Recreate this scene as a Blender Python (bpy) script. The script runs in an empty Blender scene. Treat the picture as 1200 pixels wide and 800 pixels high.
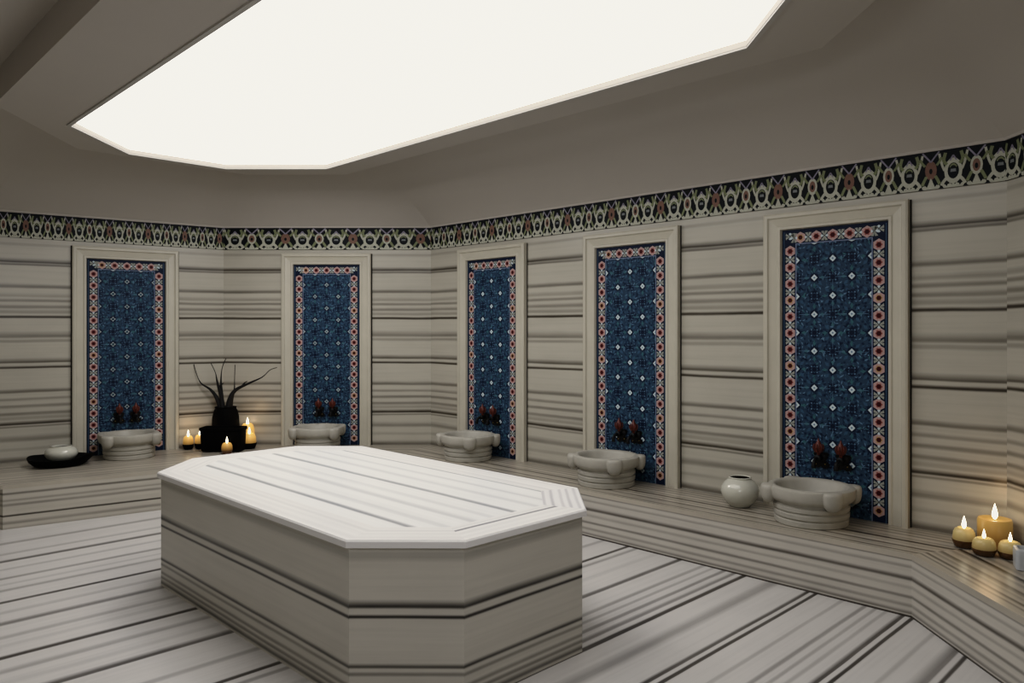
import bpy, math, random
from math import sin, cos, pi, radians, sqrt, atan2, tan, hypot
from mathutils import Vector, Matrix
random.seed(7)
COL = bpy.context.scene.collection
D = bpy.data

# ------------------------------------------------------------------ helpers
class MB:
    """collects polygons with uv (metres) and a material slot"""
    def __init__(s): s.v=[]; s.f=[]; s.uv=[]; s.m=[]
    def poly(s, pts, uv=None, m=0):
        b=len(s.v); s.v+= [tuple(p) for p in pts]
        s.f.append(tuple(range(b,b+len(pts)))); s.uv.append(uv or [(p[0],p[1]) for p in pts]); s.m.append(m)
    def raw(s, verts, faces, uvf=None, m=0):
        b=len(s.v); s.v+=[tuple(p) for p in verts]
        for f in faces:
            s.f.append(tuple(b+i for i in f))
            s.uv.append([uvf(verts[i]) if uvf else (verts[i][0],verts[i][2]) for i in f]); s.m.append(m)
    def build(s, name, mats, parent=None, smooth=False, merge=True, loc=None):
        me=D.meshes.new(name); me.from_pydata(s.v,[],s.f)
        ul=me.uv_layers.new(name='UVMap')
        k=0
        for p,u in zip(me.polygons,s.uv):
            for j,li in enumerate(p.loop_indices): ul.data[li].uv=u[j]
        if not isinstance(mats,(list,tuple)): mats=[mats]
        for mm in mats: me.materials.append(mm)
        for p,mi in zip(me.polygons,s.m): p.material_index=mi; p.use_smooth=bool(smooth)
        if merge:
            import bmesh
            bm=bmesh.new(); bm.from_mesh(me); bmesh.ops.remove_doubles(bm,verts=bm.verts,dist=1e-5)
            if smooth: bmesh.ops.recalc_face_normals(bm,faces=bm.faces)
            bm.to_mesh(me); bm.free()
        if smooth and smooth is not True:
            me.set_sharp_from_angle(angle=radians(smooth))
        o=D.objects.new(name,me); COL.objects.link(o)
        if parent is not None: o.parent=parent
        if loc: o.location=loc
        return o

def lathe(prof, n=32, uvs=1.0):
    """prof: (r,z) list -> verts, faces (open ends closed when r==0)"""
    vs=[];fs=[]
    for r,z in prof:
        for i in range(n):
            a=2*pi*i/n; vs.append((r*cos(a),r*sin(a),z))
    for k in range(len(prof)-1):
        for i in range(n):
            j=(i+1)%n
            fs.append((k*n+i,k*n+j,(k+1)*n+j,(k+1)*n+i))
    return vs,fs
def tube(path, radii, n=10, cap=True):
    vs=[];fs=[]; m=len(path); P=[Vector(p) for p in path]
    up=Vector((0.31,0.17,0.93))
    for k in range(m):
        t=(P[min(k+1,m-1)]-P[max(k-1,0)]).normalized()
        a=t.cross(up); 
        if a.length<1e-3: a=t.cross(Vector((1,0,0)))
        a.normalize(); b=t.cross(a)
        for i in range(n):
            w=2*pi*i/n; vs.append(tuple(P[k]+(a*cos(w)+b*sin(w))*radii[k]))
    for k in range(m-1):
        for i in range(n):
            j=(i+1)%n; fs.append((k*n+i,k*n+j,(k+1)*n+j,(k+1)*n+i))
    if cap: fs.append(tuple(range(n-1,-1,-1))); fs.append(tuple((m-1)*n+i for i in range(n)))
    return vs,fs
def xf(vs, M): return [tuple(M@Vector(v)) for v in vs]
def spline(pts, k=6):
    P=[Vector(p) for p in pts]; out=[]
    for i in range(len(P)-1):
        p0=P[max(i-1,0)];p1=P[i];p2=P[i+1];p3=P[min(i+2,len(P)-1)]
        for j in range(k):
            t=j/k; out.append(0.5*((2*p1)+(p2-p0)*t+(2*p0-5*p1+4*p2-p3)*t*t+(3*p1-p0-3*p2+p3)*t**3))
    out.append(P[-1]); return out

def tag(o,label=None,cat=None,group=None,kind=None):
    if label: o['label']=label
    if cat: o['category']=cat
    if group: o['group']=group
    if kind: o['kind']=kind
    return o
def thing(name,label,cat,loc=(0,0,0),rz=0,group=None):
    o=D.objects.new(name,None); COL.objects.link(o); o.location=loc; o.rotation_euler=(0,0,rz)
    o.empty_display_size=.1
    return tag(o,label,cat,group)
def copy_tree(o,parent=None):
    c=o.copy(); COL.objects.link(c)
    if parent is not None: c.parent=parent
    for ch in list(o.children): copy_tree(ch,c)
    return c

# ------------------------------------------------------------------ materials
def newmat(name):
    m=D.materials.new(name); m.use_nodes=True; nt=m.node_tree
    return m, nt, nt.nodes['Principled BSDF']
def simple(name,col,rough=.5,metal=0,emit=None,es=0,noise=0,nscale=20,spec=None,coat=0):
    m,nt,b=newmat(name)
    b.inputs['Roughness'].default_value=rough; b.inputs['Metallic'].default_value=metal
    if spec is not None: b.inputs['Specular IOR Level'].default_value=spec
    if coat: b.inputs['Coat Weight'].default_value=coat
    if noise:
        tc=nt.nodes.new('ShaderNodeTexCoord'); n=nt.nodes.new('ShaderNodeTexNoise')
        n.inputs['Scale'].default_value=nscale; n.inputs['Detail'].default_value=4
        nt.links.new(tc.outputs['Object'],n.inputs['Vector'])
        mx=nt.nodes.new('ShaderNodeMix'); mx.data_type='RGBA'
        mx.inputs[6].default_value=tuple(c*(1-noise) for c in col)+(1,)
        mx.inputs[7].default_value=tuple(min(1,c*(1+noise)) for c in col)+(1,)
        nt.links.new(n.outputs['Fac'],mx.inputs[0]); nt.links.new(mx.outputs[2],b.inputs['Base Color'])
    else: b.inputs['Base Color'].default_value=tuple(col)+(1,)
    if emit:
        b.inputs['Emission Color'].default_value=tuple(emit)+(1,); b.inputs['Emission Strength'].default_value=es
    return m

def marble(name, veins, lo, hi, base=(.60,.575,.51), dark=(.10,.09,.07), wob=.006, streak=.22, rough=.3, grain=.10, voff=0.0):
    """veins: (pos, soft_above, soft_below, depth). Horizontal bands over the across-coordinate uv.y"""
    m,nt,b=newmat(name); N=nt.nodes.new; L=nt.links.new
    uv=N('ShaderNodeUVMap'); sp=N('ShaderNodeSeparateXYZ'); L(uv.outputs['UV'],sp.inputs[0])
    def math_(op,a,bb,c=None):
        n=N('ShaderNodeMath'); n.operation=op
        for i,x in enumerate((a,bb,c)):
            if x is None: continue
            if isinstance(x,(int,float)): n.inputs[i].default_value=x
            else: L(x,n.inputs[i])
        return n.outputs[0]
    def noise(su,sv,scale,detail,rough_=.5):
        c=N('ShaderNodeCombineXYZ'); L(math_('MULTIPLY',sp.outputs[0],su),c.inputs[0]); L(math_('MULTIPLY',sp.outputs[1],sv),c.inputs[1])
        n=N('ShaderNodeTexNoise'); n.inputs['Scale'].default_value=scale; n.inputs['Detail'].default_value=detail
        n.inputs['Roughness'].default_value=rough_
        L(c.outputs[0],n.inputs['Vector']); return n.outputs['Fac']
    w=noise(1.1,5,1.0,2); w2=noise(6,14,1.0,3)
    v=math_('ADD',sp.outputs[1],voff)
    v=math_('MULTIPLY_ADD',math_('SUBTRACT',w,.5),wob*3,v)
    v=math_('MULTIPLY_ADD',math_('SUBTRACT',w2,.5),wob*.7,v)
    prod=None
    veins=sorted(tuple(q) if len(q)==5 else tuple(q)+(min(q[1],q[2])*.24,) for q in veins)
    for i in range(0,len(veins),7):
        ch=veins[i:i+7]
        r=N('ShaderNodeValToRGB'); r.color_ramp.interpolation='LINEAR'
        pts=[]
        for p,a,bw,dp,core in ch:
            pts+= [(p-bw,1.0),(p-core,1-dp),(p+core,1-dp),(p+a,1.0)]
        # resolve overlaps: sample darkest value
        xs=sorted(set(x for x,_ in pts))
        def val(x):
            o=1.0
            for p,a,bw,dp,core in ch:
                if abs(x-p)<=core+1e-9: f=1
                elif x>p: f=max(0,1-(x-p-core)/max(a-core,1e-6))
                else: f=max(0,1-(p-core-x)/max(bw-core,1e-6))
                o=min(o,1-dp*f)
            return o
        c0,c1=xs[0],xs[-1]                       # each ramp spans only its own few veins, so lines stay crisp
        vn=math_('DIVIDE',math_('SUBTRACT',v,c0),c1-c0)
        pts=[((x-c0)/(c1-c0),val(x)) for x in xs]
        e=r.color_ramp.elements
        e[0].position,e[1].position=pts[0][0],pts[-1][0]
        e[0].color=(pts[0][1],)*3+(1,); e[1].color=(pts[-1][1],)*3+(1,)
        for x,y in pts[1:-1]:
            q=e.new(x); q.color=(y,y,y,1)
        L(vn,r.inputs[0])
        prod=r.outputs[0] if prod is None else math_('MULTIPLY',prod,r.outputs[0])
    # intensity of veins varies along the slab, plus fine long streaks
    var=noise(1.3,9,1.0,3)
    vd=math_('MULTIPLY',math_('SUBTRACT',1.0,prod),math_('MULTIPLY_ADD',var,.5,.78))
    st=noise(.8,34,1.0,5,.6)
    stm=N('ShaderNodeMapRange'); stm.inputs[1].default_value=.42; stm.inputs[2].default_value=.72
    stm.inputs[3].default_value=0; stm.inputs[4].default_value=streak; L(st,stm.inputs[0])
    cl=noise(2.2,4,1.0,5); 
    dk=math_('ADD',vd,stm.outputs[0])
    dk=math_('MULTIPLY_ADD',math_('SUBTRACT',cl,.5),grain*2,dk)
    dkc=N('ShaderNodeClamp'); L(dk,dkc.inputs[0])
    mx=N('ShaderNodeMix'); mx.data_type='RGBA'
    mx.inputs[6].default_value=base+(1,); mx.inputs[7].default_value=dark+(1,)
    L(dkc.outputs[0],mx.inputs[0]); L(mx.outputs[2],b.inputs['Base Color'])
    b.inputs['Roughness'].default_value=rough
    return m

S,M_,H_=.38,.62,.88     # soft / medium / hard vein depth
WALL=[(2.255,.02,.02,.25),(2.10,.035,.012,H_),(2.075,.03,.012,.65),(1.88,.03,.02,M_),(1.80,.03,.02,.3),(1.757,.02,.018,.5),(1.70,.025,.02,.5),
      (1.655,.03,.02,.35),(1.612,.02,.016,.97),(1.44,.05,.02,.55),(1.40,.02,.02,.35),(1.21,.04,.012,.75),(1.165,.018,.014,.95),
      (.95,.03,.018,M_),(.88,.022,.016,.4),(.82,.02,.02,.5),(.755,.02,.02,.5),(.715,.03,.02,.3),(.665,.03,.014,.95),(.64,.012,.012,.5),(.53,.04,.025,.45),(.445,.02,.02,.2),(.345,.04,.02,.7)]
wall_m=marble('banded_wall_marble',WALL,.2,2.4,base=(.46,.435,.365),dark=(.050,.040,.027),streak=.10)
RIS=[(.30,.012,.012,.5),(.262,.02,.014,.3),(.20,.028,.018,.8),(.155,.02,.016,.25),(.105,.018,.016,.55),(.06,.02,.016,.4),(.022,.02,.012,.6),(.0,.016,.02,.95,.009)]
RIS=[(q[0],q[1]*.75,q[2]*.75)+tuple(q[3:]) for q in RIS]
riser_m=marble('bench_riser_marble',RIS,-.1,.4,base=(.52,.49,.43),dark=(.06,.05,.04),streak=.13,wob=.003)
RIS2=[(.315,.012,.012,.6),(.265,.014,.012,.65),(.215,.014,.012,.3),(.18,.016,.014,.4),(.10,.012,.01,.92),(.045,.02,.015,.4),(-.01,.03,.012,.5)]
riser2_m=marble('bench_left_riser_marble',RIS2,-.1,.4,base=(.48,.45,.385),dark=(.04,.033,.024),streak=.15,wob=.003)
BT=[(.02,.02,.02,.5),(.07,.03,.02,.4),(.13,.02,.02,.5),(.19,.02,.02,.55),(.26,.03,.02,.4),(.31,.035,.018,.9),(.37,.02,.02,.3),(.43,.03,.016,.75),(.475,.018,.015,.3),(.52,.02,.015,.7),(.56,.012,.012,.5),(.64,.02,.02,.5),(.72,.03,.02,.5),(.85,.03,.02,.4),(.97,.03,.02,.5),(1.06,.02,.02,.6),(1.12,.012,.012,.5)]
bench_m=marble('bench_seat_marble',BT,0,1.3,base=(.46,.42,.345),dark=(.055,.043,.03),streak=.2,rough=.3)
FL=[(6.27,.05,.04,.45,.012),(5.98,.04,.04,.3,.01),(5.79,.05,.03,.8,.013),(5.60,.03,.03,.25,.008),(5.395,.04,.03,.5,.01),(5.27,.03,.03,.2,.008),(5.149,.035,.03,.45,.01),(4.925,.03,.022,.92,.012),(4.747,.04,.03,.25,.008),
    (4.569,.05,.03,.62,.012),(4.367,.04,.03,.35,.008),(4.25,.03,.03,.15,.008),(4.095,.035,.022,.97,.012),(3.93,.04,.03,.4,.008),(3.80,.03,.03,.15,.008),(3.655,.05,.02,.85,.011),(3.38,.03,.03,.4,.009),(3.165,.024,.016,.9,.010),(3.093,.026,.02,.5,.008),
    (2.93,.03,.03,.15,.008),(2.745,.03,.022,.8,.011),(2.57,.026,.02,.42,.008),(2.503,.018,.018,.35,.006),(2.425,.024,.018,.55,.008),(2.355,.03,.018,.6,.008),(2.29,.024,.016,.97,.011),(2.11,.06,.05,.42,.012),
    (1.893,.022,.012,.88,.007),(1.848,.016,.012,.97,.008),(1.70,.016,.016,.3,.006),(1.58,.018,.016,.5,.006),(1.525,.016,.014,.35,.005),(1.47,.016,.016,.3,.005),(1.384,.028,.010,.85,.007),(1.340,.014,.012,.98,.008),(1.2,.016,.016,.25,.006),(1.06,.06,.014,.65,.01),(1.01,.014,.012,.95,.007),(.8,.04,.03,.5),(.6,.03,.02,.8),(.3,.03,.02,.8)]
floor_m=marble('floor_marble',FL,-1,8,base=(.60,.58,.55),dark=(.065,.058,.05),streak=.09,wob=.004,rough=.32)
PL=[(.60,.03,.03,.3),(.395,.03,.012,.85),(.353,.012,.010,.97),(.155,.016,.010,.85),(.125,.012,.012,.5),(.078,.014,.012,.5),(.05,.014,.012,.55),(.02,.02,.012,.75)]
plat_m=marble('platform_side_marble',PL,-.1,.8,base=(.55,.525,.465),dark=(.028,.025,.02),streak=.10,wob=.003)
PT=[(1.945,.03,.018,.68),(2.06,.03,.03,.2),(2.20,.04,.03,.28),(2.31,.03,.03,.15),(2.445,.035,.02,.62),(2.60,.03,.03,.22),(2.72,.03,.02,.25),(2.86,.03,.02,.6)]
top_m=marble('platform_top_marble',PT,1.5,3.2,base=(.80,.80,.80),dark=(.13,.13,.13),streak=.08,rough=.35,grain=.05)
PB=[(.04,.02,.02,.10),(.09,.02,.02,.12),(.135,.014,.012,.78,.005),(.17,.015,.015,.15),(.215,.01,.01,.2)]
border_m=marble('platform_border_marble',PB,-.02,.3,base=(.81,.80,.79),dark=(.15,.14,.14),streak=.08,rough=.35,grain=.05)
PB3=[(.04,.03,.03,.10),(.09,.03,.03,.08),(.14,.02,.02,.16),(.18,.02,.02,.08)]
border3_m=marble('platform_plain_border_marble',PB3,-.02,.3,base=(.81,.80,.79),dark=(.15,.14,.14),streak=.08,rough=.35,grain=.05)
PB2=[(.03,.012,.012,.3),(.07,.012,.012,.35),(.105,.012,.012,.3),(.15,.012,.012,.35),(.19,.012,.012,.3)]
border2_m=marble('platform_corner_marble',PB2,-.02,.3,base=(.79,.78,.785),dark=(.2,.19,.21),streak=.1,rough=.35,grain=.05)
frame_m=simple('panel_frame_marble',(.50,.47,.385),.35,noise=.10,nscale=6)
basin_m=simple('basin_stone',(.40,.38,.325),.5,noise=.22,nscale=9)
white_m=simple('white_glazed_pottery',(.56,.55,.47),.18,noise=.05,nscale=5,coat=.3)
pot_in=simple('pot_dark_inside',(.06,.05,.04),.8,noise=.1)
plaster=simple('grey_plaster',(.47,.435,.385),.75,noise=.05,nscale=1.2)
plaster2=simple('skylight_rim_plaster',(.46,.44,.40),.6,noise=.04,nscale=3)
dark_m=simple('painted_shade_dark',(.02,.018,.015),.9,noise=.1)  # shade colour for the frame edge strips and the bench recess
black_m=simple('matt_black_clay',(.0015,.0015,.0015),.75,noise=.2,spec=.08)
twig_m=simple('dark_twig_bark',(.004,.0035,.003),.8,noise=.4,nscale=40)
bronze=simple('dark_bronze',(.003,.0025,.002),.5,noise=.3,nscale=30,spec=.25)
redbr=simple('red_brown_enamel',(.10,.017,.007),.45,noise=.5,nscale=40)
gold=simple('gold_bead',(.5,.36,.12),.3,.6,noise=.1)
wick_m=simple('wick',(.02,.015,.01),.9,noise=.1)
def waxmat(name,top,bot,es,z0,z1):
    """glow painted into the wax: brighter near the flame, dark at the foot"""
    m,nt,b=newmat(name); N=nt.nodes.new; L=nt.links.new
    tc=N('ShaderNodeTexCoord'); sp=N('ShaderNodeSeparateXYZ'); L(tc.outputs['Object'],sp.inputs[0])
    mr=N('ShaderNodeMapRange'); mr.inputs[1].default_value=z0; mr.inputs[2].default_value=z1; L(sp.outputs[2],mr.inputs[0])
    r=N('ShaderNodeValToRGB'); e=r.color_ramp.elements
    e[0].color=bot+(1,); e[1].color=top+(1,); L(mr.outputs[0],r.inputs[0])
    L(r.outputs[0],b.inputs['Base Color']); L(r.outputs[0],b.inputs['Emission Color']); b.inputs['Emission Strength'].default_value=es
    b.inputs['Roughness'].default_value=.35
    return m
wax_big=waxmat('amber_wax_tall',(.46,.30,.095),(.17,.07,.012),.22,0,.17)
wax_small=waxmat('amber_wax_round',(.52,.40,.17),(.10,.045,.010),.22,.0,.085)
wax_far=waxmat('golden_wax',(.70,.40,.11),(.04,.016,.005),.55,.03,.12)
flame_m=simple('candle_flame',(1,.9,.7),.5,emit=(1,.86,.58),es=5,noise=.02)
greyglass=simple('pale_grey_frosted_glass',(.50,.52,.53),.35,noise=.1,nscale=8)
# tile colours
navy=(.006,.013,.035)
def tilemat():
    m,nt,b=newmat('blue_arabesque_glaze'); N=nt.nodes.new; L=nt.links.new
    uv=N('ShaderNodeUVMap')
    v=N('ShaderNodeTexVoronoi'); v.inputs['Scale'].default_value=42; L(uv.outputs['UV'],v.inputs['Vector'])
    n=N('ShaderNodeTexNoise'); n.inputs['Scale'].default_value=60; n.inputs['Detail'].default_value=5; L(uv.outputs['UV'],n.inputs['Vector'])
    r=N('ShaderNodeValToRGB'); e=r.color_ramp.elements
    e[0].position=.12; e[0].color=(.002,.006,.022,1); e[1].position=.60; e[1].color=(.028,.056,.094,1)
    q=e.new(.36); q.color=(.008,.021,.050,1)
    a=N('ShaderNodeMath'); a.operation='MULTIPLY_ADD'; a.inputs[1].default_value=.9; L(v.outputs['Distance'],a.inputs[0])
    s=N('ShaderNodeMath'); s.operation='MULTIPLY'; s.inputs[1].default_value=.30; L(n.outputs['Fac'],s.inputs[0]); L(s.outputs[0],a.inputs[2])
    L(a.outputs[0],r.inputs[0]); L(r.outputs[0],b.inputs['Base Color'])
    b.inputs['Roughness'].default_value=.5; b.inputs['Specular IOR Level'].default_value=.15
    return m
blue_m=tilemat()
def glaze(n,c): return simple(n,c,.5,noise=.18,nscale=60,spec=.15)
navy_m=glaze('navy_glaze',navy); mid_m=glaze('mid_blue_glaze',(.045,.095,.15)); teal_m=glaze('teal_glaze',(.05,.13,.15))
pale_m=glaze('pale_blue_glaze',(.52,.60,.62)); light_m=glaze('lilac_line_glaze',(.17,.20,.28)); sky_m=glaze('sky_glaze',(.11,.19,.27))
rose_m=glaze('rose_glaze',(.44,.31,.285)); red_m=glaze('red_glaze',(.30,.10,.085)); maroon_m=glaze('maroon_glaze',(.05,.006,.008)); sage_m=glaze('sage_glaze',(.30,.31,.27)); ochre_m=glaze('ochre_glaze',(.42,.26,.12))
fr_black=glaze('frieze_black_glaze',(.006,.008,.010)); cream_m=glaze('frieze_cream_glaze',(.44,.44,.36)); green_m=glaze('frieze_green_glaze',(.20,.22,.125))
brown_m=glaze('frieze_brown_glaze',(.20,.12,.09)); lilac_m=glaze('frieze_lilac_glaze',(.25,.23,.28)); fgrey_m=glaze('frieze_grey_glaze',(.20,.21,.21))

# ------------------------------------------------------------------ room outline
ZB,ZT,HB=2.309,2.527,.332
DL=-.1664
V=[(3.334,7.534),(4.823,6.046),(4.823,1.043),(3.18,-.60),(.2,-.9),(-.5,-.3),(-.4,6.1),(1.38,7.534+(1.38-3.334)*tan(DL))]
SIDES=['back','right','right_corner','front','doorway','left','left_corner','far_left']
def inward(a,b):                # unit normal pointing into the room (outline runs clockwise)
    d=Vector((b[0]-a[0],b[1]-a[1])); d.normalize(); return Vector((d.y,-d.x))
def st(o): o['kind']='structure'; return o
# floor
f=MB(); n=8; T=.05
f.poly([(v[0],v[1],0) for v in reversed(V)],[(v[0],v[1]) for v in reversed(V)])
st(f.build('floor',floor_m))
# walls: one slab per side of the octagon
for i in range(8):
    a,b=V[i],V[(i+1)%8]; nn=inward(a,b); ln=hypot(b[0]-a[0],b[1]-a[1])
    w=MB(); o=-.12*nn; zt=3.2
    A=(a[0],a[1]);B=(b[0],b[1]); A2=(a[0]+o.x,a[1]+o.y);B2=(b[0]+o.x,b[1]+o.y)
    off=[0,.0,-.012,0,0,0,0,.0][i]; u0=i*3.7
    w.poly([(*A,0),(*B,0),(*B,ZT+.03),(*A,ZT+.03)],[(u0,off),(u0+ln,off),(u0+ln,ZT+.03+off),(u0,ZT+.03+off)])
    w.poly([(*B2,0),(*A2,0),(*A2,ZT+.03),(*B2,ZT+.03)],[(0,0)]*4)
    w.poly([(*A,ZT+.03),(*B,ZT+.03),(*B2,ZT+.03),(*A2,ZT+.03)],[(0,0)]*4)
    w.poly([(*A,0),(*A,ZT+.03),(*A2,ZT+.03),(*A2,0)],[(0,0)]*4)
    w.poly([(*B,0),(*B2,0),(*B2,ZT+.03),(*B,ZT+.03)],[(0,0)]*4)
    st(w.build('wall_'+SIDES[i],wall_m))

# ------------------------------------------------------------------ ceiling: flat octagon with skylight opening, then a cove
SK=[(1.508,5.815),(2.075,6.42),(2.866,6.42),(3.478,5.808),(3.46,1.853),(2.87,1.27),(2.10,1.27),(1.505,1.86)]   # clockwise
FLT=[(1.03,5.62),(1.74,6.55),(3.12,6.58),(3.755,5.95),(3.75,1.60),(3.10,.93),(1.75,.90),(1.02,1.65)]
OUT=[V[6],V[7],V[0],V[1],V[2],V[3],V[4],V[5]]
ZF,ZS=2.90,2.93
c=MB()
def loop(P,z): return [(p[0],p[1],z) for p in P]
def strip(mb,L1,L2,m=0):
    k=len(L1)
    for i in range(k):
        j=(i+1)%k; mb.poly([L1[i],L1[j],L2[j],L2[i]],m=m)
strip(c,loop(SK,ZS+.02),loop(SK,ZF)); strip(c,loop(SK,ZF),loop(FLT,ZF))
prof=[(0,ZF),(.0,3.10),(.10,3.095),(.20,3.078),(.32,3.035),(.45,2.97),(.58,2.887),(.70,2.80),(.81,2.712),(.90,2.632),(.985,2.545)]
def lerp(t): return [(FLT[i][0]+(OUT[i][0]-FLT[i][0])*t,FLT[i][1]+(OUT[i][1]-FLT[i][1])*t) for i in range(8)]
for (t0,z0),(t1,z1) in zip(prof[:-1],prof[1:]): strip(c,loop(lerp(t0),z0),loop(lerp(t1),z1))
strip(c,loop(lerp(.985),2.545),loop(lerp(.985),ZT+.001)); strip(c,loop(lerp(.985),ZT+.001),loop(lerp(1.02),ZT+.001))
co=c.build('ceiling',plaster,smooth=28); st(co)
# skylight: glowing panel with a raised rim
sky=thing('ceiling_light','large octagonal glowing white ceiling panel above the marble platform','ceiling light',(2.48,3.84,ZF))
def rel(P,z): return [(p[0]-2.48,p[1]-3.84,z-ZF) for p in P]
diff=simple('skylight_diffuser',(.9,.88,.84),.6,emit=(1,.965,.90),es=2.5,noise=.01,nscale=.5)
q=MB(); q.poly(rel(SK,ZS)); q.build('diffuser',diff,sky)
cx=(2.48,3.84)
def grow(P,d):
    out=[]
    k=len(P)
    for i in range(k):
        a,b,cc=P[i-1],P[i],P[(i+1)%k]
        n1=inward(a,b);n2=inward(b,cc); w=(n1+n2); w=w/(w.dot(n1))
        out.append((b[0]-w.x*d,b[1]-w.y*d))
    return out
q=MB(); G=grow(SK,.028); G2=grow(SK,.002)
strip(q,rel(G2,ZF),rel(G2,ZF-.010)); strip(q,rel(G2,ZF-.010),rel(G,ZF-.010)); strip(q,rel(G,ZF-.010),rel(G,ZF))
q.build('rim',plaster2,sky)

# ------------------------------------------------------------------ frieze (one trim per visible wall)
def frieze(i,name,period,span=None,phase=0.0,back=False):
    a,b=V[i],V[(i+1)%8]; d=Vector((b[0]-a[0],b[1]-a[1])); ln=d.length; d.normalize(); nn=inward(a,b)
    q=MB(); HZ=ZT-ZB; s0,s1=span or (0,ln)
    def W(s,t,e): 
        p=Vector(a)+d*s+nn*e; return (p.x,p.y,ZB+t*HZ)
    e0=.012
    q.poly([W(s0,0,e0),W(s1,0,e0),W(s1,1,e0),W(s0,1,e0)],m=0)
    q.poly([W(s0,0,0),W(s1,0,0),W(s1,0,e0),W(s0,0,e0)],m=0)
    if back: return st(q.build(name,[fr_black]))
    S=d and 1
    def shape(pts,e,m,base):
        P=[(base+x*period,y) for x,y in pts]
        if min(p[0] for p in P)<s0 or max(p[0] for p in P)>s1:
            P=[(min(max(p[0],s0),s1),p[1]) for p in P]
            if max(p[0] for p in P)-min(p[0] for p in P)<1e-4: return
        q.poly([W(x,y,e0+e) for x,y in P],m=m)
    def ell(cx_,cy_,rx,ry,n=14,a0=0,a1=2*pi): return [(cx_+rx*cos(a0+(a1-a0)*k/n),cy_+ry*sin(a0+(a1-a0)*k/n)) for k in range(n)]
    def ring(base,cx_,cy_,rx,ry,w,wy,e,m,a0=0,a1=2*pi,n=16):
        for k in range(n):
            t0=a0+(a1-a0)*k/n;t1=a0+(a1-a0)*(k+1)/n
            shape([(cx_+rx*cos(t0),cy_+ry*sin(t0)),(cx_+rx*cos(t1),cy_+ry*sin(t1)),(cx_+(rx-w)*cos(t1),cy_+(ry-wy)*sin(t1)),(cx_+(rx-w)*cos(t0),cy_+(ry-wy)*sin(t0))],e,m,base)
    def ribbon(base,pts,w,e,m):
        P=[Vector((x,y*HZ/period)) for x,y in pts]; P=[Vector((p.x,p.y)) for p in spline([(p.x,p.y,0) for p in P],3)]
        for k in range(len(P)-1):
            t=(P[k+1]-P[k]); nrm=Vector((-t.y,t.x)); 
            if nrm.length<1e-9: continue
            nrm.normalize(); nrm*=w/2
            qd=[P[k]+nrm,P[k+1]+nrm,P[k+1]-nrm,P[k]-nrm]
            shape([(p.x,p.y*period/HZ) for p in qd],e,m,base)
    k=0; base=s0+phase*period-period
    while base<s1:
        # medallion at .25
        ring(base,.25,.43,.20,.34,.075,.13,.0006,1)
        shape([(.04,.0),(.46,.0),(.44,.10),(.39,.04),(.33,.12),(.25,.04),(.17,.12),(.11,.04),(.06,.10)],.0004,1,base)
        shape([(.58,.0),(.92,.0),(.89,.12),(.83,.05),(.75,.34),(.67,.05),(.61,.12)],.0004,1,base)
        ring(base,.25,.42,.105,.20,.02,.05,.0009,2,a0=.2*pi,a1=.8*pi,n=6)
        shape([(.185,.40),(.315,.40),(.305,.48),(.195,.48)],.0009,5,base)
        for sx in (-1,1):
            ribbon(base,[(.25+sx*.14,.60),(.25+sx*.21,.72),(.25+sx*.17,.92)],.075,.0008,2)       # green leaves
            ribbon(base,[(.25+sx*.07,.70),(.25+sx*.02,.80),(.25,.84)],.035,.0010,4)
            ribbon(base,[(.25+sx*.15,.25),(.25+sx*.22,.16),(.25+sx*.26,.07)],.075,.0007,1)
            ribbon(base,[(.25+sx*.19,.45),(.25+sx*.25,.62),(.25+sx*.31,.92)],.055,.0012,1)
        # rosette at .75
        shape(ell(.75,.50,.135,.25),.0006,1 if k%2 else 3,base)
        shape(ell(.75,.50,.085,.165),.0009,3,base)
        shape(ell(.75,.48,.038,.075,8),.0012,0,base)
        for sx in (-1,1):
            ribbon(base,[(.75,.72),(.75+sx*.10,.86),(.75+sx*.19,.98)],.04,.0011,4)
            ribbon(base,[(.75+sx*.10,.35),(.75+sx*.16,.22),(.75+sx*.20,.12)],.07,.0009,2)
            ribbon(base,[(.75+sx*.13,.62),(.75+sx*.20,.72),(.75+sx*.24,.82)],.06,.0013,2)
        shape([(.66,.06),(.84,.06),(.75,.30)],.0007,1,base)
        for x in (.05,.15,.25,.35,.45,.58,.92): shape(ell(x,.055,.038,.05,6),.0010,1,base)
        base+=period; k+=1
    return st(q.build(name,[fr_black,cream_m,green_m,brown_m,lilac_m,fgrey_m],merge=False))
frieze(7,'trim_1',.165); frieze(0,'trim_2',.342,phase=.1); frieze(1,'trim_3',.232,phase=.2); frieze(2,'trim_4',.25); frieze(3,'trim_5',.3); frieze(6,'trim_8',.2)
for i,nm in ((4,'trim_6'),(5,'trim_7')): frieze(i,nm,.3,back=True)

# ------------------------------------------------------------------ stone bench round the walls
def lx(y0): pass
LE=lambda x: 6.373+(x-3.334)*tan(DL)
BI=[(-.4,7.10),(1.283,LE(1.283)),(3.758,LE(3.758)),(4.255,5.81),(4.255,1.345),(2.85,-.06)]          # front edge, clockwise
e_n=inward(V[2],V[3])
BO=[(-.3,7.78),V[7],V[0],V[1],V[2],V[3]]
VI=grow(V,-.004); BO=[(BI[0][0],7.76)]+[VI[7],VI[0],VI[1],VI[2],VI[3]]
bench=thing('stone_bench','long low banded marble bench built round the foot of the walls','bench',(3,6,0))
bl=(3,6,0)
def rb(p,z): return (p[0]-bl[0],p[1]-bl[1],z)
q=MB()
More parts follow.
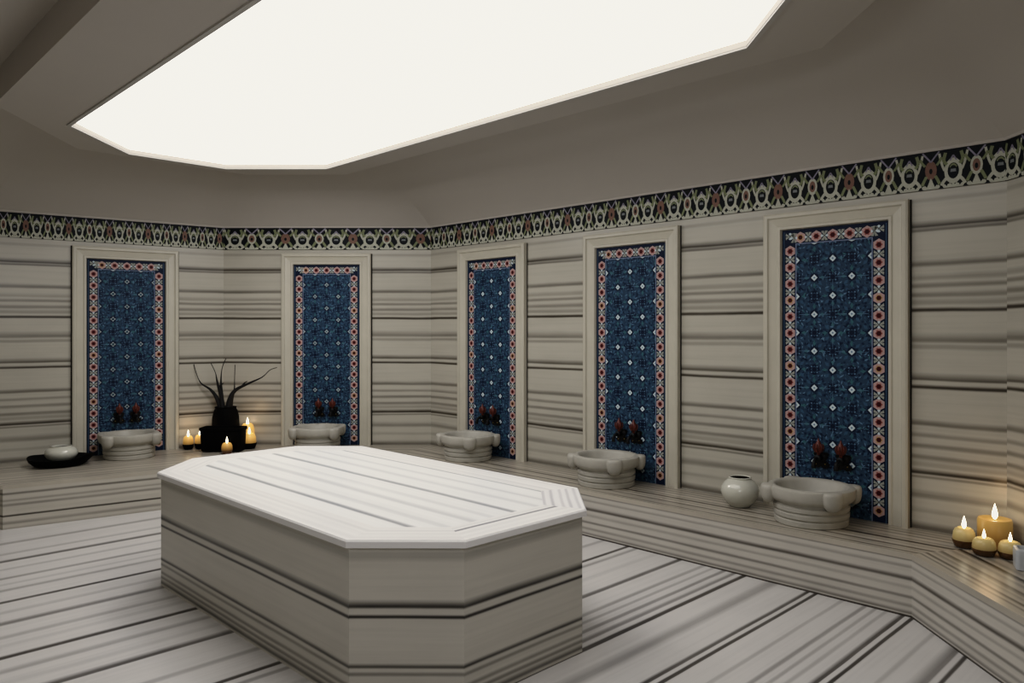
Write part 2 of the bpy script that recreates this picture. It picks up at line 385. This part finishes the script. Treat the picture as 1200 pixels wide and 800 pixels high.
# keep the slab a hair inside the walls
def ins(i): return BO[i]
for i in range(1,5):
    a,b=BO[i],BO[i+1]; A,B=BI[i],BI[i+1]
    d=Vector((b[0]-a[0],b[1]-a[1])); d.normalize(); nn=inward(a,b)
    def UV(p): 
        r=Vector((p[0]-a[0],p[1]-a[1])); return (r.dot(d)+i*5,r.dot(nn))
    q.poly([rb(A,HB),rb(B,HB),rb(b,HB),rb(a,HB)],[UV(A),UV(B),UV(b),UV(a)])
for i in range(1,5):
    A,B=BI[i],BI[i+1]; ln=hypot(B[0]-A[0],B[1]-A[1]); t=.03
    dep=.595 if i>1 else 1.02
    q.poly([rb(A,HB-t),rb(B,HB-t),rb(B,HB),rb(A,HB)],[(0,dep),(ln,dep),(ln,dep),(0,dep)])
# return slab to the far left (set-back part)
A0=(.30,7.22); 
q.poly([rb(BI[1],HB),rb(BO[1],HB),rb((1.10,7.46),HB),rb((.98,6.86),HB)],[(0,.9),(.5,.1),(.1,.2),(0,1)])
q.poly([rb((.98,6.86),HB-.03),rb(BI[1],HB-.03),rb(BI[1],HB),rb((.98,6.86),HB)],[(0,.6)]*4)
q.poly([rb((1.10,7.46),0),rb((.98,6.86),0),rb((.98,6.86),HB),rb((1.10,7.46),HB)],[(0,.6)]*4)
q.build('seat_slab',bench_m,bench)
q=MB(); q2=MB()
for i in range(1,5):
    A,B=BI[i],BI[i+1]; ln=hypot(B[0]-A[0],B[1]-A[1])
    tgt=q2 if i==1 else q
    tgt.poly([rb(A,0),rb(B,0),rb(B,HB-.03),rb(A,HB-.03)],[(i*3,0),(i*3+ln,0),(i*3+ln,HB-.03),(i*3,HB-.03)])
A=BI[1]; q2.poly([rb((1.14,7.0),0),rb(A,0),rb(A,HB-.03),rb((1.14,7.0),HB-.03)],[(0,0),(.3,0),(.3,.3),(0,.3)])
q.build('riser',riser_m,bench); q2.build('riser',riser2_m,bench)
q=MB(); q.poly([rb((.985,6.90),0),rb((1.2,6.92),0),rb((1.2,6.92),HB-.03),rb((.985,6.90),HB-.03)],[(0,0)]*4); q.build('recess',dark_m,bench)  # dark sheet: shade under the set-back slab put in as colour

# ------------------------------------------------------------------ platform
PX0,PX1,PY0,PY1,PC,PZ=1.645,3.063,2.263,4.956,.337,.666
def octo(e=0):
    k=e*tan(pi/8)
    x0,x1,y0,y1=PX0+e,PX1-e,PY0+e,PY1-e; cc=PC+e-2*e+k*0
    cc=PC-e*(2-sqrt(2))
    return [(x0,y1-cc),(x0+cc,y1),(x1-cc,y1),(x1,y1-cc),(x1,y0+cc),(x1-cc,y0),(x0+cc,y0),(x0,y0+cc)]   # clockwise
pc=(2.354,3.61)
plat=thing('marble_platform','large octagonal white and grey striped marble slab platform in the middle of the floor','platform',(pc[0],pc[1],0))
def rp(p,z): return (p[0]-pc[0],p[1]-pc[1],z)
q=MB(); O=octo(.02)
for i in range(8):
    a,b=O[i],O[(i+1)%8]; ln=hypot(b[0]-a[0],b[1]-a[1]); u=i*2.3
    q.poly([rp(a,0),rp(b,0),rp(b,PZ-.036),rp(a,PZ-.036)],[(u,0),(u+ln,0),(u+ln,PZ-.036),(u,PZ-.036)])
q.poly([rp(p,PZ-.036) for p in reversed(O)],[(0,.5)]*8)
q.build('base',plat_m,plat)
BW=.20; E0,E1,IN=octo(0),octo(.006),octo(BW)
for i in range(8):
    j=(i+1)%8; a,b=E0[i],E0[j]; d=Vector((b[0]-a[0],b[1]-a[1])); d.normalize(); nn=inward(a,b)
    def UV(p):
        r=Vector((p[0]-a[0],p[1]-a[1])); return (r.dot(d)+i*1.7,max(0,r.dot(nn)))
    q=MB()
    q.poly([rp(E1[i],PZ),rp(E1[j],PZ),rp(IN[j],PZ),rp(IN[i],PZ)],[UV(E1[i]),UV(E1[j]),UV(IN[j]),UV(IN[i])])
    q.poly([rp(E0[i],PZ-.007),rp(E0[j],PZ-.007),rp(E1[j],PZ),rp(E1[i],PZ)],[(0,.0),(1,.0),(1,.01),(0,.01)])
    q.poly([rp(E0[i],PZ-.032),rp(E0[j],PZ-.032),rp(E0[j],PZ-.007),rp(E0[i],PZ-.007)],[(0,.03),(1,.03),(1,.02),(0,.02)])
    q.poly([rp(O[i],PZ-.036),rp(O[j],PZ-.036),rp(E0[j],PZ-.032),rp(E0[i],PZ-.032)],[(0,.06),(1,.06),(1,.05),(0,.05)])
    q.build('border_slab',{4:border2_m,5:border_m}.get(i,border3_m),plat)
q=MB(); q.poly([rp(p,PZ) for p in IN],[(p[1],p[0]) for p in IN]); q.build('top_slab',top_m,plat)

# ------------------------------------------------------------------ tile panels
TW,TH=.668,1.822          # tile size; bottom .331
FWD,FT=.118,.112
def ngon(cx_,cz,r,n,rot=0): return [(cx_+r*cos(rot+2*pi*k/n),cz+r*sin(rot+2*pi*k/n)) for k in range(n)]
def make_panel():
    """local frame: x along wall (right when seen from the room), y out of the wall (negative = into room), z up from bench top"""
    root=thing('tile_panel','x','tile panel')
    Y=lambda e:-e
    # marble moulding frame: profile (inset from outer edge, projection)
    w=TW/2+FWD; h=TH+FT; pr=[(0,0),(0,.040),(.012,.046),(.030,.046),(.038,.034),(.052,.030),(.088,.024),(.096,.030),(FWD-.006,.030),(FWD,.006)]
    q=MB()
    for (i0,e0),(i1,e1) in zip(pr[:-1],pr[1:]):
        k0=i0*FT/FWD; k1=i1*FT/FWD
        a=[(-w+i0,0),(-w+i0,h-k0),(w-i0,h-k0),(w-i0,0)]; b=[(-w+i1,0),(-w+i1,h-k1),(w-i1,h-k1),(w-i1,0)]
        for j in range(3):
            q.poly([(a[j][0],Y(e0),a[j][1]),(b[j][0],Y(e1),b[j][1]),(b[j+1][0],Y(e1),b[j+1][1]),(a[j+1][0],Y(e0),a[j+1][1])])
    for sx in (-1,1):  # dark strips paint the shade line along the frame's outer sides
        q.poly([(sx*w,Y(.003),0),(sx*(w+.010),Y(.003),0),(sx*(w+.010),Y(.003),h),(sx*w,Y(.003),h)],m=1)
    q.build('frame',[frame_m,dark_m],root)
    # border
    BWd=.098; e=.008; x1=TW/2; xi=x1-BWd; zt=TH; zi=TH-BWd
    q=MB()
    q.poly([(-x1,Y(e),0),(-xi,Y(e),0),(-xi,Y(e),zi),(-x1,Y(e),zt)]); q.poly([(xi,Y(e),0),(x1,Y(e),0),(x1,Y(e),zt),(xi,Y(e),zi)])
    q.poly([(-x1,Y(e),zt),(-xi,Y(e),zi),(xi,Y(e),zi),(x1,Y(e),zt)])
    def fl(P,lv,m): q.poly([(x,Y(e+.0005*lv),z) for x,z in P],m=m)
    xm=x1-.055; zm=zt-.055
    def rosette(x,z,alt):
        fl(ngon(x,z,.036,8,.39),1,0); fl(ngon(x,z,.0375,6,pi/2),2,1); fl(ngon(x,z,.025,6,pi/2),3,2 if not alt else 5); fl(ngon(x,z,.015,8),4,3)
        for k in range(6):
            a=pi/2+k*pi/3; fl([(x+.020*cos(a-.3),z+.020*sin(a-.3)),(x+.030*cos(a),z+.030*sin(a)),(x+.020*cos(a+.3),z+.020*sin(a+.3)),(x+.017*cos(a),z+.017*sin(a))],5,1)
    def bow(x,z,vert):
        for sx in (-1,1):
            for p in ([(0,.002),(sx*.029,.022),(sx*.031,.004),(sx*.012,0)],[(0,-.002),(sx*.012,0),(sx*.031,-.004),(sx*.029,-.022)]):
                P=[(x+a,z+b) if vert else (x+b,z+a) for a,b in p]; fl(P,2,4)
            P=[(0,sx*.004),(.010,sx*.018),(0,sx*.024),(-.010,sx*.018)]
            fl([(x+a,z+b) if vert else (x+b,z+a) for a,b in P],3,6)
    nv=16; stp=(zm-.02)/nv
    for side in (-1,1):
        for k in range(nv):
            z=zm-.085-k*stp*.985
            if z>.01: rosette(side*xm,z,k%4==3)
            if z-stp/2>.03: bow(side*xm,z-stp/2,True)
        fl([(side*xi,0),(side*(xi+.007),0),(side*(xi+.007),zi+.007),(side*xi,zi+.007)],1,7)
        fl([(side*(x1-.012),0),(side*(x1-.0145),0),(side*(x1-.0145),zt-.012),(side*(x1-.012),zt-.012)],1,8)
    fl([(-xi,zi),(xi,zi),(xi,zi+.007),(-xi,zi+.007)],1,7)
    for k in range(5):
        x=(k-2)*.105; rosette(x,zm,k==0)
        if k<4: bow(x+.0525,zm,False)
    for sx in (-1,1): bow(sx*xm,zm+.012,True); bow(sx*(2*.105+.043),zm,False)
    q.build('tile_border',[navy_m,rose_m,red_m,maroon_m,sage_m,ochre_m,pale_m,light_m,sky_m],root,merge=False)
    # field
    q=MB(); q.poly([(-xi,Y(e),0),(xi,Y(e),0),(xi,Y(e),zi),(-xi,Y(e),zi)],[(-xi,0),(xi,0),(xi,zi),(-xi,zi)])
    P=xi
    def fd(Pt,lv,m):
        Pt=[(min(max(x,-xi),xi),min(max(z,0),zi)) for x,z in Pt]
        if max(x for x,_ in Pt)-min(x for x,_ in Pt)<1e-5 or max(z for _,z in Pt)-min(z for _,z in Pt)<1e-5: return
        q.poly([(x,Y(e+.0004*lv),z) for x,z in Pt],m=m)
    rows=int(zi/(P/2))+2; rng=random.Random(3)
    for r in range(rows):
        for cidx in range(-2,3):
            x=cidx*P/2; z=zi-.105-(r-1)*P/2
            if (r+cidx)%2==0+1:
                # pale star dot with petals around
                for k in range(8):
                    a=k*pi/4; ca,sa=cos(a),sin(a)
                    r0,r1,wd=.032,.072,.011
                    fd([(x+r0*ca,z+r0*sa),(x+.050*ca-wd*sa,z+.050*sa+wd*ca),(x+r1*ca,z+r1*sa),(x+.050*ca+wd*sa,z+.050*sa-wd*ca)],1,2 if k%2 else 3)
                fd(ngon(x,z,.030,8),2,1); fd(ngon(x,z,.0215,4,0),3,4); fd(ngon(x,z,.016,4,pi/4),3,4)
                fd(ngon(x,z,.006,6),4,6)
            else:
                for k in range(8):
                    a=k*pi/4+pi/8; ca,sa=cos(a),sin(a); t=.6
                    for (ra,da) in ((.040,0),(.055,.35)):
                        fd([(x+ra*cos(a+da),z+ra*sin(a+da)),(x+(ra+.012)*cos(a+da+.15),z+(ra+.012)*sin(a+da+.15)),(x+(ra+.010)*cos(a+da+.38),z+(ra+.010)*sin(a+da+.38))],1,2 if k%3 else 5)
                fd(ngon(x,z,.036,8),.6,1); fd(ngon(x,z,.024,4,0),1.6,2); fd(ngon(x,z,.017,8),2,1)
                for k in range(4):
                    a=k*pi/2+pi/4; fd(ngon(x+.026*cos(a),z+.026*sin(a),.006,5,a),2,6)
            # little leaves sprinkled between
            for k in range(7):
                a=rng.random()*2*pi; rr=.03+rng.random()*.05; xx=x+rr*cos(a); zz=z+rr*sin(a); b=rng.random()*pi; s_=.010+rng.random()*.006
                fd([(xx+s_*cos(b),zz+s_*sin(b)),(xx-.35*s_*sin(b),zz+.35*s_*cos(b)),(xx-s_*cos(b),zz-s_*sin(b)),(xx+.35*s_*sin(b),zz-.35*s_*cos(b))],1.5,rng.choice([2,2,3,5,1,1,6]))
        z=zi-.105-(r-1)*P/2
        if r%2==0: fd([(-xi,z-.0016),(xi,z-.0016),(xi,z+.0016),(-xi,z+.0016)],1.2,5)
    fd([(-.0013,0),(.0013,0),(.0013,zi),(-.0013,zi)],1.2,5)
    q.build('tile_field',[blue_m,navy_m,mid_m,teal_m,pale_m,sky_m,sky_m],root,merge=False)
    return root
# wall frames: (point on wall at panel centre, outward heading)
def ang(n): return atan2(n.y,n.x)
nL,nC,nR=inward(V[7],V[0]),inward(V[0],V[1]),inward(V[1],V[2])
SPOTS=[ ((2.461,7.681),nL,'first from the left, on the far left wall'),
        ((4.076,6.793),nC,'on the angled back wall'),
        ((4.823,5.140),nR,'on the right wall nearest the back corner'),
        ((4.823,3.560),nR,'in the middle of the right wall'),
        ((4.823,1.985),nR,'on the right wall nearest the camera')]
PL_LAB=['blue floral tile panel in marble frame, leftmost, between black dish and branch vase',
        'blue floral tile panel in marble frame on angled back wall, right of the branch vase',
        'narrow looking blue floral tile panel on the right wall, nearest the back corner',
        'blue floral tile panel in the middle of the right wall, left of the round pot',
        'largest nearest blue floral tile panel in marble frame, right of the round white pot']
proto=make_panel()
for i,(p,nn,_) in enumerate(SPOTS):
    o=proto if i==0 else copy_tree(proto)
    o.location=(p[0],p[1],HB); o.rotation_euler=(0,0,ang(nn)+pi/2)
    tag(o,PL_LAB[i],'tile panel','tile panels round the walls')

# ------------------------------------------------------------------ wash basins
def lathe_obj(name,prof,mat,parent,n=36,smooth=45,M=None):
    vs,fs=lathe(prof,n); q=MB(); q.raw(xf(vs,M) if M else vs,fs); return q.build(name,mat,parent,smooth=smooth)
def make_basin():
    """round basin; local x points out of the wall, its centre .25 m from the wall"""
    root=thing('wash_basin','x','wash basin')
    R=.212; T_=Matrix.Translation((.268,0,0))
    pr=[(0,0),(R-.03,0),(R-.006,0),(R,.006),(R+.002,.034),(R-.006,.040),(R-.004,.046),(R+.004,.050),(R+.006,.074),(R-.004,.080),(R-.003,.086),(R+.006,.090),(R+.008,.112),(R-.004,.120),(R-.004,.130),(R+.010,.136),(R+.028,.150),(R+.036,.165),(R+.040,.205),(R+.037,.218),(R+.026,.224),(R+.006,.226),(R-.006,.220),(R-.014,.205),(R-.026,.17),(R-.05,.12),(R-.09,.085),(R-.14,.075),(0,.072)]
    lathe_obj('bowl',pr,basin_m,root,n=48,smooth=40,M=T_)
    for a in (52,-52,130,-130):
        a=radians(a); x,y=.268+.25*cos(a),.25*sin(a)
        vs,fs=lathe([(0.0,.112),(.020,.114),(.036,.124),(.049,.142),(.055,.166),(.057,.196),(.055,.213),(.047,.223),(.02,.226),(0,.226)],20)
        M=Matrix.Translation((x,y,0))@Matrix.Rotation(a,4,'Z')@Matrix.Diagonal((.80,1.05,1,1))
        q=MB(); q.raw(xf(vs,M),fs); q.build('ear',basin_m,root,smooth=50)
    return root
B_LAB=['grey stone wash basin under the leftmost tile panel, beside the black dish',
       'grey stone wash basin half hidden behind the platform top, on the angled back wall',
       'smaller looking grey stone wash basin on right bench nearest the back corner',
       'grey stone wash basin in the middle of the right bench, just past the platform corner',
       'largest nearest grey stone wash basin, right of the round white pot']
proto=make_basin()
for i,(p,nn,_) in enumerate(SPOTS):
    o=proto if i==0 else copy_tree(proto)
    k=.012
    tg=Vector((-nn.y,nn.x))*-.02
    o.location=(p[0]+nn.x*k+tg.x,p[1]+nn.y*k+tg.y,HB); o.rotation_euler=(0,0,ang(nn))
    tag(o,B_LAB[i],'wash basin','stone wash basins on the bench')

# ------------------------------------------------------------------ taps: two above every basin
def make_tap():
    root=thing('wall_tap','x','tap')
    R90=Matrix.Rotation(pi/2,4,'Y')
    vs,fs=lathe([(0,0),(.034,0),(.036,.006),(.028,.012),(.018,.018),(.017,.045),(.022,.052),(.022,.066),(.012,.074),(0,.076)],20)
    q=MB(); q.raw(xf(vs,R90),fs); q.build('body',bronze,root,smooth=40)
    pth=spline([(.05,0,0),(.085,0,-.002),(.112,0,-.02),(.118,0,-.055)],5)
    vs,fs=tube(pth,[.014]*3+[.012]*(len(pth)-6)+[.014]*3,12); q=MB(); q.raw(vs,fs); q.build('spout',bronze,root,smooth=50)
    # leaf shaped side wings of the rosette
    q=MB()
    for s in (-1,1):
        for (l,z0,t) in ((.056,-.038,-.25),(.05,.0,.35)):
            P=[(0,-.018),(.35,-.026),(.75,-.016),(1,.004),(.8,.018),(.4,.026),(0,.018)]
            A=[(.008,s*l*u,z0+t*l*u+v) for u,v in P]; Bk=[(.001,y,z) for _,y,z in A]
            q.raw(A+Bk,[tuple(range(7)),tuple(range(13,6,-1))]+[(k,(k+1)%7,7+(k+1)%7,7+k) for k in range(7)])
    q.build('leaf_plate',bronze,root)
    vs,fs=lathe([(0,.018),(.010,.018),(.010,.034),(.020,.046),(.025,.066),(.020,.088),(.009,.108),(.003,.124),(0,.128)],14)
    q=MB(); q.raw(xf(vs,Matrix.Translation((.046,0,0))),fs)
    for k in range(6):
        a=k*pi/3; 
        P=spline([(.046+.016*cos(a),.016*sin(a),.04),(.046+.030*cos(a),.030*sin(a),.066),(.046+.024*cos(a),.024*sin(a),.090)],3)
        v2,f2=tube(P,[.008-.0007*j for j in range(len(P))],7); q.raw(v2,f2)
    q.build('handle',redbr,root,smooth=50)
    q=MB()
    for y,z in ((-.03,-.045),(.028,-.04),(0,.016)):
        q=MB(); vs,fs=lathe([(0,-.0045),(.0045,0),(0,.0045)],8); q.raw(xf(vs,Matrix.Translation((.014,y,z))),fs)
        q.build('bead',gold,root,smooth=True)
    return root
WHERE=['under the leftmost tile panel','on the angled back wall panel','on the right wall panel nearest the back corner','on the middle right wall panel','on the nearest right wall panel']
proto=make_tap()
first=True
for i,(p,nn,_) in enumerate(SPOTS):
    for s,nm in ((-1,'right'),(1,'left')):
        o=proto if first else copy_tree(proto); first=False
        tx=Vector((-nn.y,nn.x))*(s*-.070)
        # +tangent runs to the viewer's right when facing the wall
        o.location=(p[0]+nn.x*.0115+tx.x,p[1]+nn.y*.0115+tx.y,.685); o.rotation_euler=(0,0,ang(nn))
        tag(o,'dark bronze %s-hand tap of the pair %s'%('left' if s>0 else 'right',WHERE[i]),'tap','bronze taps above the basins')

# ------------------------------------------------------------------ pottery
pot=thing('round_pot','round white glazed pot with open mouth, standing between two right wall tile panels','pot',(4.60,2.508,HB))
lathe_obj('body',[(0,0),(.058,0),(.066,.006),(.100,.040),(.118,.080),(.124,.105),(.118,.132),(.098,.162),(.078,.178),(.071,.184),(.073,.192),(.068,.196),(.062,.190)],white_m,pot)
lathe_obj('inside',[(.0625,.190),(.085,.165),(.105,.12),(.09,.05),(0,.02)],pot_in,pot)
dish=thing('black_dish','shallow black dish with pointed rim, holding a white bowl at far left','dish',(1.83,7.40,HB),0)
q=MB(); vs=[];fs=[]
prd=[(0,0,0),(.15,0,0),(.20,.012,0),(.232,.042,1),(.242,.070,1),(.233,.070,1),(.205,.050,0),(.16,.036,0),(0,.032,0)]
n=40; RX=Vector((.711,-.703)); 
for r,z,k in prd:
    for i in range(n):
        a=2*pi*i/n; ti=max(0,cos(a-(-.78)))**14; t2=max(0,cos(a-(pi-.78)))**14
        rr=r*(1+k*(.16*ti+.06*t2)); vs.append((rr*cos(a),rr*sin(a)*1.0,z+k*(.045*ti+.01*t2)*(r/.26)))
for k in range(len(prd)-1):
    for i in range(n):
        j=(i+1)%n; fs.append((k*n+i,k*n+j,(k+1)*n+j,(k+1)*n+i))
q.raw(vs,fs); q.build('shell',black_m,dish,smooth=50)
bw=thing('white_bowl','small white rounded bowl sitting in the black dish at far left','bowl',(1.840,7.395,HB+.0325))
lathe_obj('body',[(0,0),(.06,0),(.07,.006),(.110,.030),(.128,.062),(.125,.090),(.104,.114),(.084,.122),(.082,.134),(.074,.134),(.072,.120)],white_m,bw)
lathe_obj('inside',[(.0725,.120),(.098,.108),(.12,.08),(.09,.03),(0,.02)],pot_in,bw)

# ------------------------------------------------------------------ black pots and branches in the back corner
vp=(3.285,7.375); RV=Vector((.7114,-.7028)); FV=Vector((.7028,.7114))      # RV: to the right, FV: away, seen from the doorway
vase=thing('black_vase','tall black vase holding bare branches in the back left corner','vase',(vp[0],vp[1],HB))
lathe_obj('body',[(0,0),(.09,0),(.105,.01),(.125,.10),(.130,.20),(.126,.30),(.112,.36),(.098,.385),(.104,.40),(.096,.402),(.088,.385),(.10,.30),(.10,.1),(0,.06)],black_m,vase)
box=thing('black_planter','low square black planter standing in front of the branch vase','planter',(3.155,7.135,HB),radians(-45))
q=MB()
def boxloft(mb,lv,m=0,n=5,rc=.02):
    vs=[];fs=[]
    for hx,hy,z in lv:
        c_=min(rc,hx*.4)
        for sx,sy,a0 in ((1,1,0),(-1,1,pi/2),(-1,-1,pi),(1,-1,3*pi/2)):
            for k in range(n):
                a=a0+pi/2*k/(n-1); vs.append((sx*(hx-c_)+c_*cos(a),sy*(hy-c_)+c_*sin(a),z))
    m_=4*n
    for k in range(len(lv)-1):
        for j in range(m_):
            jj=(j+1)%m_; fs.append((k*m_+j,k*m_+jj,(k+1)*m_+jj,(k+1)*m_+j))
    fs.append(tuple(range(m_-1,-1,-1))); fs.append(tuple((len(lv)-1)*m_+j for j in range(m_)))
    mb.raw(vs,fs,m=m)
boxloft(q,[(.17,.075,0),(.185,.085,.012),(.195,.09,.20),(.203,.095,.205),(.203,.095,.232),(.19,.085,.232),(.186,.08,.20),(.182,.078,.19)])
q.build('body',black_m,box,smooth=40)
BR=[('far left',[(-.035,.02,.62),(-.085,.01,.80),(-.15,.0,.90),(-.235,-.02,.965),(-.275,-.03,1.05),(-.305,-.03,1.155)],.030),
    ('second from left',[(-.02,0,.62),(-.04,0,.80),(-.075,-.02,.97),(-.095,-.02,1.07),(-.135,-.03,1.165)],.034),
    ('middle',[(-.03,.03,.62),(-.05,.03,.85),(-.055,.02,1.0),(-.035,.0,1.12),(.005,-.01,1.21)],.024),
    ('second from right',[(.03,.01,.62),(.06,.0,.80),(.085,0,.90),(.095,-.02,1.0),(.10,-.02,1.15)],.026),
    ('far right',[(.02,-.02,.62),(.05,-.03,.80),(.11,-.03,.90),(.25,-.04,.97),(.38,-.05,1.03),(.46,-.06,1.10),(.53,-.07,1.125)],.034)]
for nm,P,r in BR:
    P3=[(RV.x*a+FV.x*b,RV.y*a+FV.y*b,z) for a,b,z in P]
    z0=P3[0]; base=Vector((vp[0],vp[1],0)); 
    S_=spline(P3,6); m=len(S_); rad=[max(.0035,r*(1-k/(m-1))**1.7) for k in range(m)]
    vs,fs=tube(S_,rad,9); q=MB(); q.raw(vs,fs)
    # stubby side twig
    k=int(m*.42); p0=S_[k]; 
    tw=[p0,p0+Vector((RV.x*.02,RV.y*.02,.03)),p0+Vector((RV.x*.05,RV.y*.05,.05))] if r>.03 else None
    if tw: vs,fs=tube(spline(tw,3),[rad[k]*.8*(1-.12*j) for j in range(7)],7); q.raw(vs,fs)
    o=q.build('bare_branch',twig_m,smooth=60,loc=(vp[0],vp[1],0))
    tag(o,'bare dark branch rising from the black vase, %s of the five'%nm,'branch','bare branches in the black vase')

# ------------------------------------------------------------------ candles
def flame_part(root,z,s):
    lathe_obj('flame',[(0,0),(.0045*s,.003*s),(.0085*s,.012*s),(.0085*s,.020*s),(.006*s,.032*s),(.003*s,.044*s),(0,.054*s)],flame_m,root,n=14,smooth=True,M=Matrix.Translation((0,0,z+.004)))
    vs,fs=tube([(0,0,z-.012),(.001,0,z-.003),(0,.001,z+.007)],[.0016]*3,6); q=MB(); q.raw(vs,fs); q.build('wick',wick_m,root)
def candle(loc,label,R,Hh,wax,cup,fs,group,ballish=True):
    root=thing('candle',label,'candle',loc,0,group)
    if ballish: pr=[(0,0),(R*.55,0),(R*.80,Hh*.08),(R*.98,Hh*.32),(R,Hh*.52),(R*.93,Hh*.78),(R*.78,Hh*.94),(R*.6,Hh),(R*.35,Hh*.93),(0,Hh*.90)]; zt=Hh*.91
    else: pr=[(0,0),(R*.95,0),(R,Hh*.03),(R,Hh*.93),(R*.95,Hh),(R*.8,Hh),(R*.6,Hh*.95),(0,Hh*.93)]; zt=Hh*.94
    lathe_obj('wax',pr,wax,root,n=28,smooth=50)
    if cup: lathe_obj('dark_cup',[(0,-.001),(R*.62,-.001),(R*.86,Hh*.07),(R*1.03,Hh*.32),(R*1.04,Hh*.40),(R*1.0,Hh*.40)],black_m if cup==1 else cup,root,n=28,smooth=50)
    flame_part(root,zt,fs)
    return root
gR='lit amber candles on the right end of the bench'
cup_am=simple('dark_amber_glass',(.10,.045,.010),.25,noise=.2)
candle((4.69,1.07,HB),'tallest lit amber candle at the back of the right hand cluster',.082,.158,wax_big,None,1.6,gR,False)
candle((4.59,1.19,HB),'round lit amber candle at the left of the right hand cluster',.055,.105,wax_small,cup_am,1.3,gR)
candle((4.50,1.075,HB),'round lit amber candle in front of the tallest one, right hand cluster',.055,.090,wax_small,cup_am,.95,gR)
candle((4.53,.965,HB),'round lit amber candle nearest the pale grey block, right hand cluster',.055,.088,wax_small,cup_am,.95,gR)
gb=thing('grey_glass_block','small pale grey frosted block standing right of the lit candle cluster','holder',(4.385,.86,HB),radians(20))
q=MB(); boxloft(q,[(.050,.050,0),(.056,.056,.006),(.058,.058,.08),(.056,.056,.098),(.050,.050,.103),(.042,.042,.103),(.040,.040,.085)],rc=.018); q.build('body',greyglass,gb,smooth=40)
gL='lit candles round the black vase'
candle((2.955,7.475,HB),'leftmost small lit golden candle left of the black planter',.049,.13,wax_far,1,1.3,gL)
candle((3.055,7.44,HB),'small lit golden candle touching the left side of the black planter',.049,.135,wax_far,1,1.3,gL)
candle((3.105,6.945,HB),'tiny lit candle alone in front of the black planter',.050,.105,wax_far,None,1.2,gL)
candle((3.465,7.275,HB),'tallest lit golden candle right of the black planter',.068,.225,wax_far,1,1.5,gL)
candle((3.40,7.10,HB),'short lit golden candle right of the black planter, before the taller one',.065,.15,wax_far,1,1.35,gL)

# ------------------------------------------------------------------ lights, world, camera
w=D.worlds.new('room_air'); bpy.context.scene.world=w; w.use_nodes=True
w.node_tree.nodes['Background'].inputs[0].default_value=(.3,.28,.25,1); w.node_tree.nodes['Background'].inputs[1].default_value=.1
def plight(loc,e,col=(1,.62,.28),r=.03):
    l=D.lights.new('candle_glow','POINT'); l.energy=e; l.color=col; l.shadow_soft_size=r
    o=D.objects.new('candle_glow',l); COL.objects.link(o); o.location=loc
plight((4.60,1.09,HB+.27),.55,r=.06); plight((3.0,7.42,HB+.24),.35,r=.06); plight((3.40,7.15,HB+.36),.35,r=.06)
def arealamp(name,loc,target,size,e,col=(1,.96,.9)):
    l=D.lights.new(name,'AREA'); l.shape='DISK'; l.size=size; l.energy=e; l.color=col
    o=D.objects.new(name,l); COL.objects.link(o); o.location=loc
    d=Vector(target)-Vector(loc); o.rotation_euler=d.to_track_quat('-Z','Y').to_euler()
arealamp('added_shadow_lamp',(2.9,5.55,2.915),(2.9,5.55,0),.5,16)  # added lamp below the panel, for firmer shadows round the basins
arealamp('added_fill_lamp',(.25,.15,2.45),(2.4,3.2,.3),.5,20)  # added lamp out of view, brightens the platform's near sides
cam=D.cameras.new('camera'); cam.sensor_width=36; cam.sensor_fit='HORIZONTAL'; cam.lens=889.17*36/1200; cam.shift_y=-(400-385.93)/1200
cam.clip_start=.05
o=D.objects.new('camera',cam); COL.objects.link(o); o.location=(0,0,1.5)
phi=.791
o.rotation_euler=(pi/2,0,phi-pi/2)
sc=bpy.context.scene; sc.camera=o
sc.view_settings.view_transform='Standard'; sc.view_settings.look='None'
sc.view_settings.exposure=0; sc.view_settings.gamma=1
# gentle photographic tone curve: deep blacks, soft warm white
sc.view_settings.use_curve_mapping=True
cm=sc.view_settings.curve_mapping; cm.use_clip=True; cm.extend='HORIZONTAL'
def setc(i,pts):
    c=cm.curves[i]
    while len(c.points)>2: c.points.remove(c.points[1])
    c.points[0].location=pts[0]; c.points[-1].location=pts[-1]
    for p in pts[1:-1]: c.points.new(*p)
setc(3,[(0,0),(.03,.018),(.10,.085),(.30,.31),(.65,.68),(1,.90)])
setc(1,[(0,0),(.7,.70),(1,.97)]); setc(2,[(0,0),(.7,.69),(1,.87)])
cm.update()
